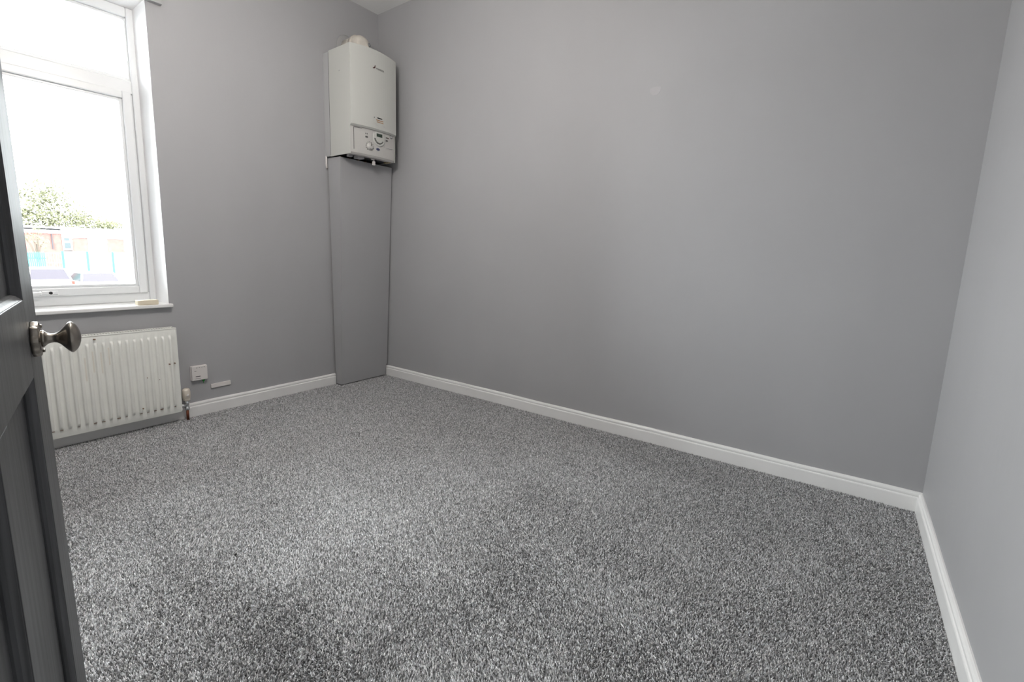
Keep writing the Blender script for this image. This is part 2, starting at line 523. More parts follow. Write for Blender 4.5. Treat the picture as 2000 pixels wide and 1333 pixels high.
# thermostatic valve, copper tail
vx, vy = -1.520, -.052
val = thing('radiator_valve', (vx, vy, 0), 'white thermostatic valve on a copper pipe beside the radiator', 'valve')
MB().tube([(vx, vy, -.009), (vx, vy, .066)], .0078, 14).build('pipe', 'copper', val)
vb = MB().lathe([(0, .010), (.004, .0135), (.016, .0135), (.018, .010), (.030, .011), (.036, .013), (.052, .013), (.056, .010), (.060, .010)], (vx, vy, .056), (0, 0, 1), 12)
vb.tube([(vx, vy, .085), (RX1 - .001, vy, .085)], .009, 12).lathe([(0, .0135), (.014, .0135)], (vx - .034, vy, .085), (1, 0, 0), 6, smooth=False)
vb.build('valve_body', 'chrome', val)
hp = MB().lathe([(0, .014), (.004, .019), (.010, .0195), (.012, .0185), (.016, .022), (.046, .0225), (.060, .0215), (.070, .0185), (.074, .013), (.0745, 0)], (vx, vy, .114), (0, 0, 1), 32, lobes=(10, .06, 6)).build('thermostat_head', 'cream', val)
MB().lathe([(0, .007), (.002, .006), (.0025, 0)], (vx, vy - .0215, .150), (0, -1, 0), 14).build('dial_mark', 'plastic', hp)

# ------------------------------------------------------------------ wireless receiver + cover strip on the wall
rc = thing('control_receiver', (-1.428, -.012, .217), 'square white plastic receiver box with small print, on the wall beside the radiator', 'receiver')
MB().box(-1.472, -1.384, -.026, 0, .217, .307, bev=.004).build('case', 'plastic', rc)
MB().box(-1.474, -1.382, -.010, 0, .219, .305, bev=.002).build('back_plate', 'plastic', rc)
for (a, b, z) in ((-1.447, -1.440, .296), (-1.432, -1.426, .2965), (-1.418, -1.412, .297), (-1.405, -1.399, .297), (-1.458, -1.447, .276), (-1.455, -1.424, .2288)):
    MB().box(a, b, -.0264, -.0255, z - .0012, z + .0012).build('print_mark', 'greyprint', rc)
MB().box(-1.453, -1.426, -.0266, -.0255, .240, .2445).build('print_bar', 'black', rc)
MB().box(-1.409, -1.398, -.014, -.003, .204, .218, bev=.001).tube([(-1.4035, -.008, .206), (-1.4035, -.006, .196), (-1.402, -.003, .190)], .002, 8).build('earth_sleeve', 'green', rc)
def Tplate(v):
    c = Vector((-1.304, 0, .162)); a = math.radians(1.0)
    q = v - c
    return c + Vector((q.x * math.cos(a) - q.z * math.sin(a), q.y, q.x * math.sin(a) + q.z * math.cos(a)))
tag(MB().box(-1.363, -1.245, -.010, 0, .149, .175, T=Tplate, bev=.002).build('cover_strip', 'plastic'),
    'short white blank strip on the wall just above the skirting', 'cover strip')

# ------------------------------------------------------------------ boiler
BX0, BX1, BZ0, BZ1, BD = -.497, -.096, 1.688, 2.388, -.310
boi = thing('boiler', ((BX0 + BX1) / 2, -.15, BZ0), 'white wall-mounted gas boiler with control panel, in the corner above the boxing', 'boiler')
def bow(x): 
    u = (x - (BX0 + BX1) / 2) / ((BX1 - BX0) / 2)
    return .026 * (1 - u * u)
N = 20
xsb = [BX0 + (BX1 - BX0) * k / N for k in range(N + 1)]
PZ = 1.882   # bottom edge of the upper front panel
cs = MB()
# upper cover: bowed front, top and sides
vs = []; 
for x in xsb:
    vs += [(x, BD - bow(x), PZ), (x, BD - bow(x), BZ1 + .35 * bow(x)), (x, -.072, BZ1), (x, BD - bow(x) + .012, PZ - .010)]
fs = []
for k in range(N):
    a, b = 4 * k, 4 * k + 4
    fs += [(a, b, b + 1, a + 1), (a + 1, b + 1, b + 2, a + 2), (a + 3, b + 3, b, a)]
cs.add(vs, fs, False)
# side cheeks run the full height
for xa, xb in ((BX0, BX0 + .004), (BX1 - .004, BX1)):
    ins = .012
    cs.prism([(-.072, BZ0), (BD + ins, BZ0), (BD + ins, PZ - .010), (BD, PZ), (BD, BZ1), (-.072, BZ1)], 'x', xa, xb)
case = cs.build('case', 'boiler', boi)
MB().box(BX0 + .003, BX1 - .003, -.068, 0, BZ0 + .004, BZ1 - .004, bev=.002).build('rear_frame', 'boiler_fr', boi, 'grey painted rear frame')
MB().box(BX0 + .0012, BX1 - .0012, -.0735, -.0665, BZ0 + .01, BZ1 - .01).build('frame_gap', 'dark', boi)
# control panel below the cover
def pY(x): return BD - bow(x) * .85 + .016
cp = MB()
pz0, pz1 = BZ0, PZ - .008
xq = [BX0 + .005 + (BX1 - BX0 - .014) * k / N for k in range(N + 1)]
vs = []
for x in xq:
    y = pY(x)
    vs += [(x, y + .05, pz1), (x, y, pz1), (x, y, pz0 + .012), (x, y + .010, pz0), (x, y + .05, pz0)]
fs = []
for k in range(N):
    a, b = 5 * k, 5 * k + 5
    fs += [(a + j, b + j, b + j + 1, a + j + 1) for j in range(4)]
fs += [(0, 1, 2, 3, 4), tuple(5 * N + j for j in range(5))]
cp.add(vs, fs)
cpo = cp.build('control_panel', 'boiler_pl', boi)
def on_panel(mb_fn, name, m, label=None):
    return mb_fn.build(name, m, cpo, label)
def pbox(xa, xb, za, zb, th=.002):
    mb = MB(); xm = (xa + xb) / 2
    y = pY(xm)
    return mb.box(xa, xb, y - th, y + .004, za, zb)
def pcyl(x, z, r, th, prof=None, seg=28):
    return MB().lathe(prof or [(0, r), (th * .7, r), (th, r * .85), (th, 0)], (x, pY(x) + .001, z), (0, -1, 0), seg)
# raised outline lines of the fascia
on_panel(pbox(-.470, -.4675, 1.72, 1.866), 'panel_groove', 'greyprint')
on_panel(pbox(-.468, -.372, 1.8645, 1.8665), 'panel_groove', 'greyprint')
on_panel(pbox(-.205, -.2035, 1.775, 1.850, .0012), 'panel_groove', 'boiler_fr')
on_panel(pbox(-.238, -.130, 1.7745, 1.7765, .0012), 'panel_groove', 'boiler_fr')
on_panel(pcyl(-.262, 1.826, .056, .004, seg=36), 'display_bezel', 'boiler')
on_panel(pbox(-.285, -.236, 1.836, 1.857, .006), 'display', 'lcd')
# arc of marks beneath the display
for k in range(9):
    t = math.radians(200 + 140 * k / 8)
    x, z = -.262 + .040 * math.cos(t), 1.830 + .040 * math.sin(t)
    on_panel(pbox(x - .0045, x + .0045, z - .0045, z + .0045, .0052), 'dial_mark', 'greyprint')
on_panel(pbox(-.268, -.256, 1.872, 1.879, .002), 'sight_slot', 'black')
kn = on_panel(MB().lathe([(0, .026), (.005, .0255), (.006, .020), (.018, .018), (.020, .016), (.020, 0)], (-.345, pY(-.345), 1.757), (0, -1, 0), 32, lobes=(16, .05, 1)), 'dial_knob', 'boiler_pl')
MB().box(-.347, -.343, pY(-.345) - .022, pY(-.345) - .019, 1.757, 1.774).build('pointer', 'greyprint', kn)
for k in range(11):
    t = math.radians(-50 + 280 * k / 10)
    x, z = -.345 + .031 * math.cos(t), 1.757 + .031 * math.sin(t)
    on_panel(pbox(x - .0022, x + .0022, z - .0022, z + .0022, .0015), 'dial_mark', 'greyprint')
on_panel(pbox(-.337, -.331, 1.778, 1.783, .002), 'dial_mark', 'redprint')
# pale print and buttons
for (x, z) in ((-.377, 1.838), (-.365, 1.838)):
    on_panel(pbox(x - .002, x + .002, z - .004, z + .004), 'print_mark', 'greyprint')
on_panel(pbox(-.379, -.360, 1.812, 1.822, .003), 'button', 'greyprint')
on_panel(pbox(-.193, -.177, 1.842, 1.850, .003), 'button', 'greyprint')
on_panel(pbox(-.174, -.167, 1.842, 1.849, .003), 'indicator', 'redprint')
on_panel(pbox(-.193, -.177, 1.821, 1.831, .003), 'button', 'greyprint')
g_ = on_panel(pcyl(-.137, 1.864, .0145, .004), 'pressure_gauge', 'greyprint')
MB().lathe([(0, .0115), (.001, .0115), (.001, 0)], (-.137, pY(-.137) - .003, 1.864), (0, -1, 0), 24).build('gauge_face', 'boiler_fr', g_)
ov = MB()
yb = pY(-.272) - .0015
ring = [(-.272 + .0165 * math.cos(2 * math.pi * k / 24), yb, 1.750 + .0085 * math.sin(2 * math.pi * k / 24)) for k in range(24)]
ov.add(ring + [(p[0], yb + .004, p[2]) for p in ring], [list(range(24))] + [(k, (k + 1) % 24, 24 + (k + 1) % 24, 24 + k) for k in range(24)])
on_panel(ov, 'oval_badge', 'blueprint', 'small navy oval badge')
# maker's lettering and emblem on the cover
def on_cover(x, z, lift=.0008): return (x, BD - bow(x) - lift, z)
tx = text_mb('WORCESTER', .0155, lambda a, b: on_cover(-.2985 + a * .80, 2.275 + b))
tx.build('lettering', 'greyprint', case)
em = MB()
em.add([on_cover(*p) for p in ((-.328, 2.277), (-.318, 2.2735), (-.305, 2.281), (-.303, 2.296), (-.309, 2.2985), (-.314, 2.2855))], [(0, 1, 2, 5), (2, 3, 4, 5)])
em.build('emblem', 'redprint', case, 'dark red emblem')
# sticker above the control panel
st = MB()
st.add([on_cover(x, z, .0005) for x, z in ((-.326, 1.90), (-.212, 1.90), (-.212, 1.972), (-.326, 1.972))], [(0, 1, 2, 3)])
sto = st.build('sticker', 'boiler', case, 'small printed sticker')
def bar(xa, xb, z, h, m):
    MB().add([on_cover(x, zz, .0011) for x, zz in ((xa, z - h), (xb, z - h), (xb, z + h), (xa, z + h))], [(0, 1, 2, 3)]).build('print_line', m, sto)
bar(-.292, -.247, 1.957, .0035, 'black'); bar(-.322, -.314, 1.955, .003, 'greyprint')
bar(-.304, -.236, 1.942, .0028, 'orangeprint'); bar(-.298, -.236, 1.930, .0028, 'orangeprint')
bar(-.318, -.220, 1.915, .0010, 'boiler_fr'); bar(-.312, -.216, 1.906, .0010, 'boiler_fr')
MB().lathe([(0, .0045), (.0015, .004), (.002, 0)], (BX0, -.19, 2.236), (-1, 0, 0), 12).build('side_screw', 'boiler_fr', case)
# dark underside with its fittings
MB().box(BX0 + .012, BX1 - .012, BD + .035, -.02, BZ0 + .006, BZ0 + .022).build('underside', 'dark', boi)
for i_, px_ in enumerate((-.440, -.375, -.297, -.232, -.165)):
    c_ = MB().tube([(px_, -.115, BZ0 + .02), (px_, -.115, BZ0 - .05)], .011, 12).build('pipe_tail', 'copper', boi)
    MB().lathe([(0, .015), (.022, .015)], (px_, -.115, BZ0 - .022), (0, 0, 1), 6, smooth=False).build('nut', 'brass', c_)
MB().box(-.40, -.345, -.255, -.205, BZ0 - .012, BZ0 + .010, bev=.003).build('drain_cap', 'boiler_fr', boi)
MB().box(-.46, -.43, -.235, -.205, BZ0 - .008, BZ0 + .010, bev=.002).build('clip', 'boiler_fr', boi)
MB().box(-.14, -.115, -.27, -.22, BZ0 - .004, BZ0 + .010, bev=.002).build('clip', 'brass', boi)
fk = MB().tube([(-.268, -.262, BZ0 + .008), (-.268, -.262, BZ0 - .016)], .005, 8).box(-.279, -.257, -.268, -.256, BZ0 - .042, BZ0 - .014, bev=.002).box(-.291, -.262, -.266, -.258, BZ0 - .008, BZ0 + .002, bev=.002)
fk.build('filling_key', 'plastic', boi, 'white plastic filling key')

# flue elbow on top
fl = thing('flue', (-.290, -.17, BZ1), 'cream plastic flue elbow rising from the boiler top into the wall', 'flue')
FX, FZ = -.287, 2.484
pts = [(FX, -.175, BZ1 + .001), (FX, -.175, FZ - .045)]
for k in range(1, 9):
    t = math.pi / 2 * k / 8
    pts.append((FX, -.175 + .045 * (1 - math.cos(t)), FZ - .045 + .045 * math.sin(t)))
pts += [(FX, -.08, FZ), (FX, -.001, FZ)]
MB().tube(pts, .058, 28).build('elbow', 'flue', fl)
MB().tube([(FX, -.125, FZ), (FX, -.095, FZ)], 0.063, 28).build('joint_collar', 'flue', fl)
MB().lathe([(0, .066), (.02, .066), (.022, .060)], (FX, -.175, BZ1 + .001), (0, 0, 1), 28).build('turret', 'flue', fl)
MB().lathe([(0, .092), (.003, .090), (.006, .080), (.010, .060)], (FX, 0, FZ), (0, -1, 0), 28).build('wall_seal', 'sealant', fl, 'grey wall seal ring')
MB().lathe([(0, .014), (.003, .013), (.003, 0)], (FX + .018, -.2285, FZ - .020), (.35, -.93, .1), 14).build('test_plug', 'rubber', fl)

# ------------------------------------------------------------------ pipe boxing below the boiler (front board leans out a little)
bxg = thing('pipe_boxing', (-.24, -.08, 0), 'tall grey painted boxing in the corner hiding pipes under the boiler', 'boxing')
TZ = 1.680
def lerp(a, b, z): return a + (b - a) * z / TZ
def yF(z): return -lerp(.085, .164, z)
def xL(z): return lerp(-.460, -.482, z)
def board(name, poly, th, side):
    pass
# front board with a notch over the skirting at its right edge
fr_ = [(xL(0), 0), (-.022, 0), (-.022, .090), (-.011, .090), (-.011, TZ - .004), (xL(TZ), TZ)]
mb = MB()
n = len(fr_)
vs = [(x, yF(z), z) for x, z in fr_] + [(x, yF(z) + .012, z) for x, z in fr_]
mb.add(vs, [list(range(n)), list(range(n, 2 * n))[::-1]] + [(k, (k + 1) % n, n + (k + 1) % n, n + k) for k in range(n)])
mb.build('front_board', 'box_paint', bxg)
# side board with a notch over the skirting against the wall
sd = [(0.0, 0), (-.022, 0), (-.022, .088), (-.010, .088), (-.010, TZ + .004)]
mb = MB()
vs = []
prof = [(yF(0), 0), (-.022, 0), (-.022, .090), (-.015, .090), (-.015, TZ + .002), (yF(TZ), TZ + .002)]
n = len(prof)
vs = [(xL(z) - .0006, y, z) for y, z in prof] + [(xL(z) + .014, y + (.012 if k in (0, n - 1) else 0), z) for k, (y, z) in enumerate(prof)]
mb.add(vs, [list(range(n)), list(range(n, 2 * n))[::-1]] + [(k, (k + 1) % n, n + (k + 1) % n, n + k) for k in range(n)])
mb.build('side_board', 'box_paint', bxg)
# near-black strips set behind the boards to make the gaps read as shade
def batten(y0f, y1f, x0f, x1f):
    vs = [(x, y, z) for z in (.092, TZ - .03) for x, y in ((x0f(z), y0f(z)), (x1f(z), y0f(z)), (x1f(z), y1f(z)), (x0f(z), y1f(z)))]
    MB().add(vs, [(0, 1, 2, 3), (4, 5, 6, 7), (0, 1, 5, 4), (1, 2, 6, 5), (2, 3, 7, 6), (3, 0, 4, 7)]).build('gap_shade_strip', 'gap_shade', bxg, 'near-black strip standing in for shade in the boxing gap')
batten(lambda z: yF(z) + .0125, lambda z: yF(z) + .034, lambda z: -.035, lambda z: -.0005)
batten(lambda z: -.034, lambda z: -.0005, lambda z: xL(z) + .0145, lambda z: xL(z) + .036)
tag(MB().tube([(-.491, -.009, BZ0 + .01), (-.492, -.009, BZ0 - .045), (-.486, -.006, BZ0 - .075)], .0065, 10).build('waste_pipe', 'plastic'),
    'short white pipe end behind the top left edge of the boxing', 'pipe')

# ------------------------------------------------------------------ open door beside the camera
AZ = .241
dR = Vector((-2.437, -2.059, 0))
dd = Vector((math.sin(AZ), math.cos(AZ), 0)); dn = Vector((math.cos(AZ), -math.sin(AZ), 0))
LEAN = -.010
def DT(v):      # local: x along the leaf (towards the far edge), y out of the visible face, z up
    return dR + dd * v.x + dn * v.y + Vector((0, 0, 1)) * v.z + dn * (LEAN * (v.z - .863))
A1, A0 = .118, -.642           # far edge, hinge edge
SI = -.012                     # inner edge of lock stile
MU0, MU1 = -.345, -.274        # muntin
SH = -.535                     # inner edge of hinge stile
TH = .036
door = thing('door_1', dR + dd * A0, 'dark charcoal panelled door standing open at the left edge', 'door', kind='structure')
def leaf(name, a, b, z0, z1, y0=-TH, y1=0, bev=.0012):
    return MB().box(a, b, y0, y1, z0, z1, T=DT, bev=bev).build(name, 'door', door)
leaf('stile', SI, A1, .008, 1.975)
leaf('stile', A0, SH, .008, 1.975)
Z = [(.008, .205), (.798, .925), (1.860, 1.975)]
for z0, z1 in Z: leaf('rail', SH, SI, z0, z1)
leaf('muntin', MU0, MU1, .205, .798); leaf('muntin', MU0, MU1, .925, 1.860)
PD = .015
for (a, b) in ((MU1, SI), (SH, MU0)):
    for (z0, z1) in ((.205, .798), (.925, 1.860)):
        p = leaf('panel', a - .004, b + .004, z0 - .004, z1 + .004, -TH + PD, -PD, 0)
        # ovolo moulding round the recess: one strip on each side
        prof = [(0, -PD), (.009, -PD), (.009, -PD + .003), (.0075, -PD + .0075), (.004, -PD + .0105), (.001, -.0015), (0, -.001)]
        def strip(fn, l0, l1):
            n = len(prof); mb = MB()
            vs = [DT(Vector(fn(t, l0 + t))) + dn * y for t, y in prof] + [DT(Vector(fn(t, l1 - t))) + dn * y for t, y in prof]
            fs = [(k, (k + 1) % n, n + (k + 1) % n, n + k) for k in range(n)] + [list(range(n)), list(range(n, 2 * n))]
            mb.add(vs, fs)
            return mb.build('moulding', 'door', p)
        strip(lambda t, l: (b - t, 0, l), z0, z1)
        strip(lambda t, l: (a + t, 0, l), z0, z1)
        strip(lambda t, l: (l, 0, z0 + t), a, b)
        strip(lambda t, l: (l, 0, z1 - t), a, b)
# knob on a scalloped rose
KA, KZ = .024, .856
kc = DT(Vector((KA, 0, KZ)))
KS = .74
kb = MB().lathe([(h_ * KS, r_) for h_, r_ in [(.016, .013), (.019, .0145), (.022, .0125), (.026, .0095), (.032, .0078), (.037, .0074), (.042, .0082), (.048, .0115), (.055, .0180), (.061, .0235), (.065, .0262), (.068, .0268), (.070, .0262), (.074, .0238), (.078, .0198), (.081, .0150), (.0835, .0085), (.0845, .003), (.0847, 0)]], kc, dn, 48)
knob = kb.build('knob', 'pewter', door)
MB().lathe([(h_ * KS * .88, r_) for h_, r_ in [(0, .0295), (.003, .0300), (.015, .0290), (.0175, .0265), (.019, .0180), (.0195, .010), (.0195, 0)]], kc, dn, 64, lobes=(8, .11, 3)).build('rose', 'pewter', knob)
for z in (KZ - .021, KZ + .021):
    MB().lathe([(.0115, .003), (.0142, .0026), (.0146, 0)], DT(Vector((KA + .004, 0, z))), dn, 10).build('screw', 'pewter', knob)
MB().box(A1 - .001, A1 + .0008, -.030, -.006, .79, .95, T=DT).build('latch_plate', 'brass', door)

# ------------------------------------------------------------------ carpet pile: twisted tufts as one mesh
def carpet():
    X0, X1, Y0, Y1 = -W + .016, -.016, -L + .016, -.016
    sp = .0040
    nx, ny = int((X1 - X0) / sp), int((Y1 - Y0) / (sp * .9))
    gx, gy = np.meshgrid(np.arange(nx), np.arange(ny))
    px = X0 + (gx + .5 * (gy % 2)) * sp; py = Y0 + gy * sp * .9
    px = px.ravel() + rng.normal(0, .0011, px.size); py = py.ravel() + rng.normal(0, .0013, py.size)
    k = (px > X0) & (px < X1) & (py > Y0) & (py < Y1)
    # nothing under the corner boxing
    k &= ~((px > -.466) & (py > -.089))
    # sparser, thicker tufts on the floor behind the doorway and door
    hid = ((px + 2.437) * .971 - (py + 2.059) * .239 < -.06) & (py < -1.0) | ((px + 2.58) * .795 + (py + 3.101) * .607 < .35)
    k &= ~(hid & ((gx.ravel() + gy.ravel()) % 3 != 0))
    px, py, far = px[k], py[k], hid[k]
    n = px.size
    # trodden patches: slow changes in the lie and height of the pile
    def field(seed, s, m=26):
        g = np.random.default_rng(seed)
        out = np.zeros(n)
        for _ in range(m):
            a = g.uniform(0, 2 * np.pi); f = s * g.uniform(.5, 2.2)
            out += np.sin((px * np.cos(a) + py * np.sin(a)) * f + g.uniform(0, 6.3))
        return out / math.sqrt(m)
    lie = field(1, 3.5); lie2 = field(2, 9)
    lx = .0012 * lie + .0009 * lie2 + rng.normal(0, .0019, n)
    ly = .0012 * field(3, 4.) + .0009 * field(4, 10) + rng.normal(0, .0019, n)
    hgt = .0072 + rng.normal(0, .0011, n) + .0006 * lie2
    rad_ = .0028 * rng.uniform(.8, 1.2, n) * np.where(far, 1.7, 1.)
    rot = rng.uniform(0, 2 * np.pi, n)
    V = np.zeros((n, 4, 3), np.float32)
    for j in range(3):
        t = rot + j * 2 * np.pi / 3
        V[:, j, 0] = px + rad_ * np.cos(t); V[:, j, 1] = py + rad_ * np.sin(t); V[:, j, 2] = -.0092
    V[:, 3, 0] = px + lx; V[:, 3, 1] = py + ly; V[:, 3, 2] = -.009 + hgt
    base = (np.arange(n) * 4)[:, None]
    tri = np.array([[0, 1, 3], [1, 2, 3], [2, 0, 3]])
    F = (base[:, :, None] + tri[None]).reshape(-1)
    me = bpy.data.meshes.new('carpet_pile')
    me.vertices.add(n * 4); me.vertices.foreach_set('co', V.reshape(-1))
    nt = n * 3
    me.loops.add(nt * 3); me.loops.foreach_set('vertex_index', F.astype(np.int32))
    me.polygons.add(nt); me.polygons.foreach_set('loop_start', np.arange(0, nt * 3, 3, dtype=np.int32))
    me.update(calc_edges=True)
    # yarn colours: flecked greys
    u = rng.random(n)
    tone = np.where(u < .28, rng.uniform(.11, .19, n), np.where(u < .70, rng.uniform(.29, .45, n), rng.uniform(.52, .78, n)))
    c = np.ones((n, 4, 4), np.float32)
    tint = rng.normal(0, .02, (n, 2))
    c[:, :, 0] = (tone * (1 + tint[:, 0]))[:, None]; c[:, :, 1] = (tone * 1.005)[:, None]; c[:, :, 2] = (tone * (1.02 + tint[:, 1]))[:, None]
    at = me.color_attributes.new('fibre', 'FLOAT_COLOR', 'POINT')
    at.data.foreach_set('color', c.reshape(-1))
    me.materials.append(M['carpet'])
    o = bpy.data.objects.new('carpet_pile', me)
    COL.objects.link(o)
    tag(o, 'flecked grey twist-pile carpet covering the whole floor', 'carpet', kind='stuff')
carpet()
def fleck(name, p, ang, ln, wd, m, label):
    c, s_ = math.cos(ang), math.sin(ang)
    T = lambda v: Vector((p[0] + v.x * c - v.y * s_, p[1] + v.x * s_ + v.y * c, v.z))
    mb = MB()
    vs = [(-ln, 0, -.003), (-ln * .4, -wd, -.003), (ln * .5, -wd * .8, -.003), (ln, 0, -.002), (ln * .4, wd, -.003), (-ln * .5, wd * .7, -.003)]
    vs += [(x * .9, y * .8, .0015) for x, y, z in vs]
    mb.add(vs, [list(range(6)), list(range(6, 12))] + [(k, (k + 1) % 6, 6 + (k + 1) % 6, 6 + k) for k in range(6)], T=T)
    tag(mb.build(name, m), label, 'debris')
fleck('scrap', (-2.030, -1.848), .75, .011, .0025, 'debris', 'thin dark scrap on the carpet, nearest the bottom edge')
fleck('scrap', (-1.938, -1.573), .4, .005, .003, 'debris', 'tiny dark speck on the carpet beyond the thin scrap')
fleck('lint', (-2.225, -1.193), .9, .007, .0025, 'lint', 'small white lint speck on the carpet near the door')

# ------------------------------------------------------------------ outside
GZ = -1.55
tag(MB().box(-60, 80, .6, 140, GZ - .2, GZ).build('car_park', 'asphalt'), 'pale tarmac car park outside the window', 'ground', kind='structure')

def car(name, loc, label, paint, hgt, wid, lng):
    """parked nose away: tail towards the window (local +y away from the window)"""
    t = thing(name, loc, label, 'car', 'cars parked outside')
    X, Y, Zg = loc
    h = hgt; wb = .30
    # body shell: rings across the length
    prof = [(-lng / 2, .42, .78), (-lng / 2 + .06, .30, .98), (-lng / 2 + .25, .24, 1.00), (-lng * .1, .22, 1.0), (lng * .2, .22, .98), (lng * .42, .24, .86), (lng / 2 - .04, .32, .72), (lng / 2, .42, .60)]
    sc_ = h / 1.5
    mb = MB(); vs = []; fs = []
    for y, zb, zt in prof:
        hw = wid / 2 * (1 - .10 * (abs(y) / (lng / 2)) ** 4)
        zb *= sc_; zt *= sc_
        ring = [(-hw * .93, zb), (-hw, zb + .12), (-hw, (zb + zt) / 2), (-hw * .97, zt - .08), (-hw * .88, zt), (hw * .88, zt), (hw * .97, zt - .08), (hw, (zb + zt) / 2), (hw, zb + .12), (hw * .93, zb)]
        vs += [(X + x, Y + y, Zg + z) for x, z in ring]
    n = 10
    for k in range(len(prof) - 1):
        fs += [(k * n + j, k * n + (j + 1) % n, (k + 1) * n + (j + 1) % n, (k + 1) * n + j) for j in range(n)]
    fs += [list(range(n)), [(len(prof) - 1) * n + j for j in range(n)]]
    mb.add(vs, fs, True)
    mb.build('body', paint, t)
    # cabin: roof with raked screens
    ya, yb_, yc, yd = -lng * .46, -lng * .36, lng * .04, lng * .24
    z0, z1 = Zg + .97 * sc_, Zg + h
    b0, b1 = wid * .445, wid * .36
    rf = MB()
    ring = [(-b1, yb_), (b1, yb_), (b1, yc), (-b1, yc)]
    vs = [(X + x, Y + y, z1 - .055) for x, y in ring] + [(X + x * .9, Y + y * .96, z1) for x, y in ring]
    rf.add(vs, [(0, 1, 5, 4), (1, 2, 6, 5), (2, 3, 7, 6), (3, 0, 4, 7), (4, 5, 6, 7)])
    rf.build('roof', paint, t)
    low = [(-b0, ya), (b0, ya), (b0, yd), (-b0, yd)]
    def quad(name, i, j):
        (xa, y0), (xb, y1) = low[i], low[j]; (xc, y2), (xd, y3) = ring[j], ring[i]
        MB().add([(X + xa * .97, Y + y0, z0), (X + xb * .97, Y + y1, z0), (X + xc * .98, Y + y2, z1 - .05), (X + xd * .98, Y + y3, z1 - .05),
                  (X + xa * .9, Y + y0 * .95, z0), (X + xb * .9, Y + y1 * .95, z0), (X + xc * .9, Y + y2 * .95, z1 - .05), (X + xd * .9, Y + y3 * .95, z1 - .05)],
                 [(0, 1, 2, 3), (4, 5, 6, 7), (0, 1, 5, 4), (1, 2, 6, 5), (2, 3, 7, 6), (3, 0, 4, 7)]).build(name, 'carglass', t)
    quad('rear_window', 0, 1); quad('side_window', 1, 2); quad('windscreen', 2, 3); quad('side_window', 3, 0)
    for i in range(4):
        a, b = low[i], ring[i]
        MB().tube([(X + a[0], Y + a[1], z0 - .02), (X + b[0], Y + b[1], z1 - .05)], .035, 6).build('pillar', paint, t)
    for sx in (-1, 1):
        for wy in (-lng * .31, lng * .31):
            MB().lathe([(0, .22), (.02, .31), (.18, .31), (.20, .22)], (X + sx * (wid / 2 - .19 if sx > 0 else wid / 2 - .01), Y + wy, Zg + .31), (1, 0, 0), 20).build('wheel', 'tyre', t)
        MB().box(X + sx * wid * .46 - .06, X + sx * wid * .46 + .06, Y - lng / 2 + .01, Y - lng / 2 + .12, Zg + .70 * sc_, Zg + .92 * sc_, bev=.02).build('tail_lamp', 'redlamp', t)
car('parked_car', (2.32, 27.6, GZ), 'pale parked car nearer the teal fence, through the window', 'carpaint_w', 1.52, 1.66, 4.0)
car('parked_car', (4.14, 27.6, GZ), 'lower pale parked car to the right, through the window', 'carpaint_s', 1.30, 1.70, 4.2)

# palisade fence and wire fence
fe = thing('palisade_fence', (2.0, 30, GZ), 'solid run of teal palisade railings behind the parked cars', 'fence')
for k in range(26):
    x = 1.0 + k * .075 
    MB().prism([(x, GZ), (x + .055, GZ), (x + .055, .60), (x + .0275, .66), (x, .60)], 'y', 29.98, 30.0).build('pale', 'teal', fe)
for z in (-1.2, .3): MB().box(.95, 2.97, 30.0, 30.05, z, z + .06).build('rail', 'teal', fe)
wf = thing('wire_fence', (4.5, 30, GZ), 'see-through wire fence with teal posts beyond the parked cars', 'fence')
for x in (3.64, 4.66, 5.78, 6.9, 8.0): MB().box(x - .05, x + .05, 29.97, 30.05, GZ, .72, bev=.01).build('post', 'teal', wf)
wm = MB()
for k in range(50): wm.box(2.97 + k * .1, 2.976 + k * .1, 30.0, 30.006, GZ + .05, .62)
for z in (-1.4, -.9, -.4, .1, .6): wm.box(2.97, 8.0, 30.006, 30.012, z, z + .008)
m_ = wm.build('wire_mesh', 'wire', wf); m_['kind'] = 'stuff'

# brick building
bd = thing('brick_building', (6.5, 40, GZ), 'low red brick building with white panels beyond the fence', 'building')
BY = 40.0
def slab(name, xa, xb, za, zb, y0, y1, m, par=bd): return MB().box(xa, xb, y0, y1, za, zb).build(name, m, par)
slab('wall', -2, 5.55, GZ, 1.80, BY, BY + 6, 'brick')
slab('wall', 6.05, 6.95, .62, 1.52, BY, BY + 6, 'brick')
slab('wall', 8.03, 9.05, .58, 1.58, BY, BY + 6, 'brick')
slab('lower_wall', 5.55, 6.95, GZ, .62, BY, BY + 6, 'render_pale')
slab('lower_wall', 8.03, 9.05, GZ, .58, BY, BY + 6, 'render_pale')
slab('white_panel', 6.95, 8.03, GZ, 1.58, BY - .03, BY + 6, 'white_ext')
slab('white_panel', 9.05, 16, GZ, 1.62, BY - .03, BY + 6, 'white_ext')
slab('fascia', 5.55, 16, 1.56, 2.12, BY - .06, BY - .03, 'white_ext')
slab('fascia', -2, 5.55, 1.80, 2.02, BY - .1, BY - .03, 'white_ext')
slab('roof', -2.2, 16, 2.12, 2.24, BY - .3, BY + 6, 'roof')
slab('gutter', 2.2, 5.0, 1.92, 1.96, BY - .32, BY - .24, 'cable')
slab('gutter', 8.2, 9.0, 1.93, 1.96, BY - .32, BY - .24, 'cable')
wn = slab('window', 5.57, 6.07, .68, 1.62, BY - .08, BY + .1, 'white_ext')
slab('pane', 5.65, 5.99, .80, 1.22, BY - .10, BY - .07, 'winglass', wn)
slab('pane', 5.65, 5.95, 1.33, 1.53, BY - .10, BY - .07, 'winglass', wn)
slab('wall_infill', 5.55, 6.05, 1.5, 1.8, BY + .05, BY + 6, 'white_ext')
sg = slab('notice', 7.60, 7.80, .18, .46, BY - .06, BY - .02, 'roof')
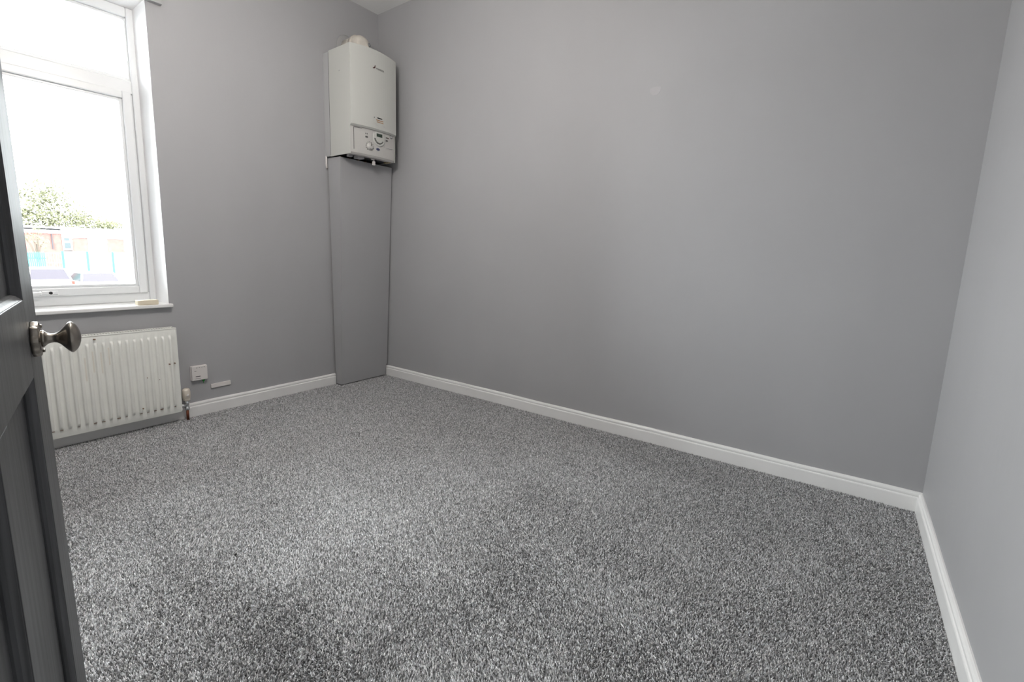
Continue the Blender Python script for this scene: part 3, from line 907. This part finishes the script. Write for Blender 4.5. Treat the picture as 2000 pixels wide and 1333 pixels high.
slab('notice_print', 7.63, 7.77, .22, .42, BY - .065, BY - .055, 'greyprint', sg)
dp = slab('drainpipe', 5.02, 5.08, .75, 1.75, BY - .08, BY - .01, 'cable')

# trees
def tree(name, base, label, blobs, trunk_h, seed, leaf=.22, per=420):
    t = thing(name, base, label, 'tree', 'trees outside')
    g = random.Random(seed)
    B = Vector(base)
    MB().tube([B, B + Vector((.05, 0, trunk_h * .5)), B + Vector((.0, .1, trunk_h))], [.16 * trunk_h / 5, .12 * trunk_h / 5, .07 * trunk_h / 5], 8).build('trunk', 'bark', t)
    lf = MB()
    for (c, r) in blobs:
        c = Vector(c)
        MB().tube([B + Vector((0, 0, trunk_h * .6)), (B + Vector((0, 0, trunk_h * .8)) + c) / 2, c], [.05, .035, .015], 6).build('branch', 'bark', t)
        for _ in range(int(per * r[0])):
            d = Vector((g.gauss(0, 1), g.gauss(0, 1), g.gauss(0, 1))).normalized() * (g.random() ** .45)
            p = c + Vector((d.x * r[0], d.y * r[1], d.z * r[2]))
            a = Vector((g.gauss(0, 1), g.gauss(0, 1), g.gauss(0, 1))).normalized()
            b = a.orthogonal().normalized()
            s_ = leaf * g.uniform(.6, 1.3)
            lf.add([p - a * s_ * .5, p + b * s_ * .28, p + a * s_ * .5, p - b * s_ * .28], [(0, 1, 2, 3)])
    o = lf.build('foliage', 'leaf', t)
    o['kind'] = 'stuff'
tree('tree', (7.0, 50, GZ), 'pale sunlit leafy tree rising behind the brick building',
     [((6.9, 50, 5.3), (1.5, 1.5, 1.3)), ((5.6, 49.5, 4.2), (1.6, 1.6, 1.6)), ((7.8, 49.6, 3.9), (1.9, 1.6, 1.6)), ((9.3, 50, 3.1), (1.7, 1.6, .9)), ((6.6, 49.2, 2.9), (2.2, 1.6, 1.3)), ((4.3, 49.5, 3.0), (1.5, 1.5, 1.3)), ((10.9, 50.2, 2.9), (1.0, 1.2, .5))], 4.4, 5, .26, 470)
tree('sapling', (3.45, 35, GZ), 'thin sapling in front of the brick wall, left side of the window view',
     [((3.35, 35, 1.55), (.45, .45, .45)), ((3.75, 35, 1.15), (.35, .35, .35)), ((2.95, 35, 1.5), (.35, .35, .3)), ((3.6, 35, 1.9), (.4, .4, .25))], 2.6, 9, .14, 130)
# overhead wires
for pts in (([(-8, 20, 4.95), (.81, 20, 5.26), (3.48, 20, 5.60), (14, 20, 6.9)]), ([(-8, 20, 4.2), (1.71, 20, 4.47), (2.86, 20, 4.56), (14, 20, 5.2)])):
    lab = 'upper faint overhead wire crossing the sky in the window' if pts[0][2] > 4.5 else 'lower faint overhead wire crossing the sky in the window'
    tag(MB().tube(pts, .008, 6).build('overhead_wire', 'cable'), lab, 'wire')
